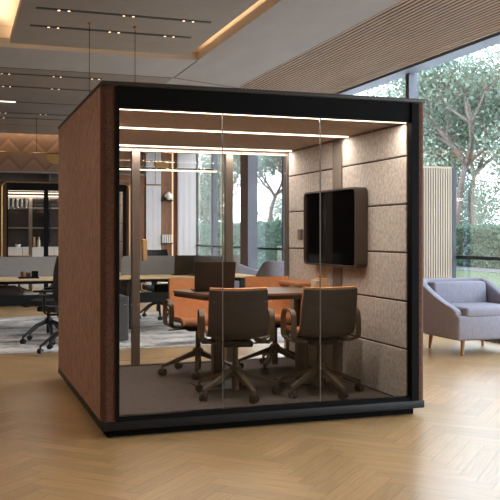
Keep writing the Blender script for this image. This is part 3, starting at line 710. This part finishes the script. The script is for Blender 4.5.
def make_tree(seed, h, spread, nleaf, lm, label, loc, low=.35):
    rr_ = random.Random(seed); t = thing('garden_tree', label, 'tree', loc, 0, 'garden trees')
    tr = MB(); tips = []
    def branch(p, d, L, r, lev):
        pts = [p]; q = p; dd = d
        for i in range(4):
            dd = (dd+Vector((rr_.uniform(-.22, .22), rr_.uniform(-.22, .22), rr_.uniform(-.05, .18)))).normalized(); q = q+dd*L/4; pts.append(q)
        tr.tube(pts, [r, r*.9, r*.8, r*.7, r*.55], 7)
        if lev == 0: tips.extend(pts[2:]); return
        for k in range(4 if lev > 1 else 3):
            a = rr_.uniform(0, 2*PI); out = Vector((math.cos(a), math.sin(a), rr_.uniform(.15, .9))).normalized()
            branch(pts[rr_.choice((2, 3, 4))], (dd*.45+out*spread).normalized(), L*rr_.uniform(.6, .8), r*.55, lev-1)
    branch(Vector((0, 0, -.05)), Vector((rr_.uniform(-.15, .15), rr_.uniform(-.15, .15), 1)).normalized(), h*low, h*.014, 3)
    tr.build('trunk', M['bark'], t, True)
    g = np.random.default_rng(seed); T = np.array([x[:] for x in tips]); idx = g.integers(0, len(T), nleaf)
    P = T[idx]+g.normal(size=(nleaf, 3))*np.array([.42, .42, .3])*h/8
    P = P[P[:, 2] > h*.16]
    me = leaves(P, .10*h/8, seed); me.materials.append(lm); f = bpy.data.objects.new('foliage', me); COL.objects.link(f); f.parent = t
    return t
tA = make_tree(11, 11.5, 1.0, 15000, M['leafA'], 'pale leafy garden tree behind the hedge, at the upper right of the window', (27, 36, 0), .26)
tB = make_tree(23, 13., .9, 15000, M['leafB'], 'tallest cool-green garden tree behind the hedge, right of the slatted divider', (24.0, 38.5, 0), .3)
tC = make_tree(5, 12., 1.1, 15000, M['leafA'], 'spreading pale tree behind the slatted divider, above its top rail', (17., 31.6, 0), .2)
src = [tA, tB, tC]
spots = [((25.5, 46, 0), 1.35, 'garden tree far behind the divider, its crown over the pod roof corner'), ((29, 43, 0), 1.3, 'garden tree behind the hedge, left of the tallest cool-green one'),
         ((31, 62, 0), 1.5, 'distant garden tree high above the pod roof, left of the window post'), ((14.2, 46, 0), 1, 'garden tree seen through the pod near the white back panel'),
         ((24, 66, 0), 1.2, 'garden tree seen through the pod right of the pillar'), ((24, 84, 0), 1.3, 'remote garden tree in the gap between pod door post and pillar'),
         ((36, 56, 0), 1.7, 'largest remote garden tree filling the sky above the divider'), ((41, 70, 0), 1.8, 'remote garden tree rising just right of the window post'), ((38, 49, 0), 1.6, 'remote garden tree in the upper right corner of the window')]
for i, (p, sc_, lab) in enumerate(spots):
    o = dup(src[i % 3], p, i*1.7, lab); o.scale = (sc_, sc_, sc_)
tB.scale = (1.32,)*3; tA.scale = (1.4,)*3
def shrub(loc, rad, h, seed, label):
    t = thing('garden_shrub', label, 'shrub', loc, 0, 'tall garden shrubs'); g = np.random.default_rng(seed)
    st = MB(); q = random.Random(seed)
    for k in range(7):
        a = k*2.4; st.tube([(0.1*math.cos(a), .1*math.sin(a), -.05), (rad*.3*math.cos(a), rad*.3*math.sin(a), h*.35), (rad*.55*math.cos(a+.4), rad*.55*math.sin(a+.4), h*.75)], [.09, .06, .02], 6)
    st.build('stem', M['bark'], t, True)
    d = g.normal(size=(9000, 3)); d /= np.linalg.norm(d, axis=1)[:, None]; rr2 = g.uniform(.55, 1.08, (9000, 1))
    P = d*rr2*np.array([rad, rad, h*.52])+np.array([0, 0, h*.5]); lump = 1+.18*np.sin(d[:, :1]*7+seed)*np.cos(d[:, 1:2]*6); P[:, :2] *= lump
    P = P[P[:, 2] > 0]; me = leaves(P, .22, seed); me.materials.append(M['leafB']); f = bpy.data.objects.new('foliage', me); COL.objects.link(f); f.parent = t
    return t
s0 = shrub((31, 51, 0), 4.2, 5.5, 77, 'rounded tall shrub behind the hedge, right of the divider top')
for i, (p, lab) in enumerate([((36, 63, 0), 'rounded tall shrub hidden mostly by the divider and hedge'), ((36.5, 58, 0), 'rounded tall shrub between the tree trunk and the right picture edge'), ((30, 71, 0), 'rounded tall shrub seen low above the rail beside the felt wall'), ((26, 95, 0), 'rounded tall shrub seen through the pod beside the pillar'), ((40, 84, 0), 'rounded tall shrub at the far end of the garden')]):
    dup(s0, p, i*1.3, lab)
def hedge(x0, x1, y0, y1, h, dens, label, seed, size):
    t = thing('hedge', label, 'hedge', ((x0+x1)/2, (y0+y1)/2, 0)); cx, cy = (x0+x1)/2, (y0+y1)/2
    MB().rbox(x0+.12-cx, x1-.12-cx, y0+.12-cy, y1-.12-cy, -.02, h-.12, .1, 2).build('hedge_core', M['hcore'], t)
    g = np.random.default_rng(seed); P = []
    A = [(h*(y1-y0), 0), ((x1-x0)*(y1-y0), 1), (h*(x1-x0), 2)]
    for a, kk in A:
        m = int(a*dens); j = g.normal(size=m)*.06
        if kk == 0: q = np.stack([x0+j+.05, g.uniform(y0, y1, m), g.uniform(0, h, m)], 1)
        elif kk == 1: q = np.stack([g.uniform(x0, x1, m), g.uniform(y0, y1, m), h+j-.05], 1)
        else: q = np.stack([g.uniform(x0, x1, m), y0+j+.05, g.uniform(0, h, m)], 1)
        P.append(q)
    P = np.concatenate(P)-np.array([cx, cy, 0]); me = leaves(P, size, seed); me.materials.append(M['leafH'])
    f = bpy.data.objects.new('foliage', me); COL.objects.link(f); f.parent = t
hedge(20, 21.5, 14, 85, 1.66, 230, 'long clipped hedge beyond the lawn path outside the windows', 41, .14)
hedge(9.6, 11.2, 27, 46, 1.7, 330, 'nearer clipped hedge outside, seen through the pod beside the white back panel', 42, .12)

# ------------------------------------------------------------------ sky, camera, view
w = bpy.data.worlds.new('sky'); S.world = w; w.use_nodes = True
bg = w.node_tree.nodes['Background']; bg.inputs[0].default_value = (.80, .90, 1.0, 1); bg.inputs[1].default_value = 11.0
cam = bpy.data.cameras.new('camera'); co = bpy.data.objects.new('camera', cam); COL.objects.link(co)
cam.sensor_fit = 'HORIZONTAL'; cam.sensor_width = 36; cam.lens = 36*852/500; cam.shift_y = -15/500; cam.clip_end = 500
co.location = (0, 0, 1.31); co.rotation_euler = (PI/2, 0, -R(19.04)); S.camera = co
S.view_settings.view_transform = 'Standard'; S.view_settings.look = 'None'; S.view_settings.exposure = 0; S.view_settings.gamma = 1
S.view_settings.use_curve_mapping = False
cy = S.cycles
cy.use_denoising = True; cy.max_bounces = 8; cy.diffuse_bounces = 4; cy.glossy_bounces = 4; cy.transparent_max_bounces = 16; cy.sample_clamp_indirect = 6
cy.caustics_reflective = False; cy.caustics_refractive = False
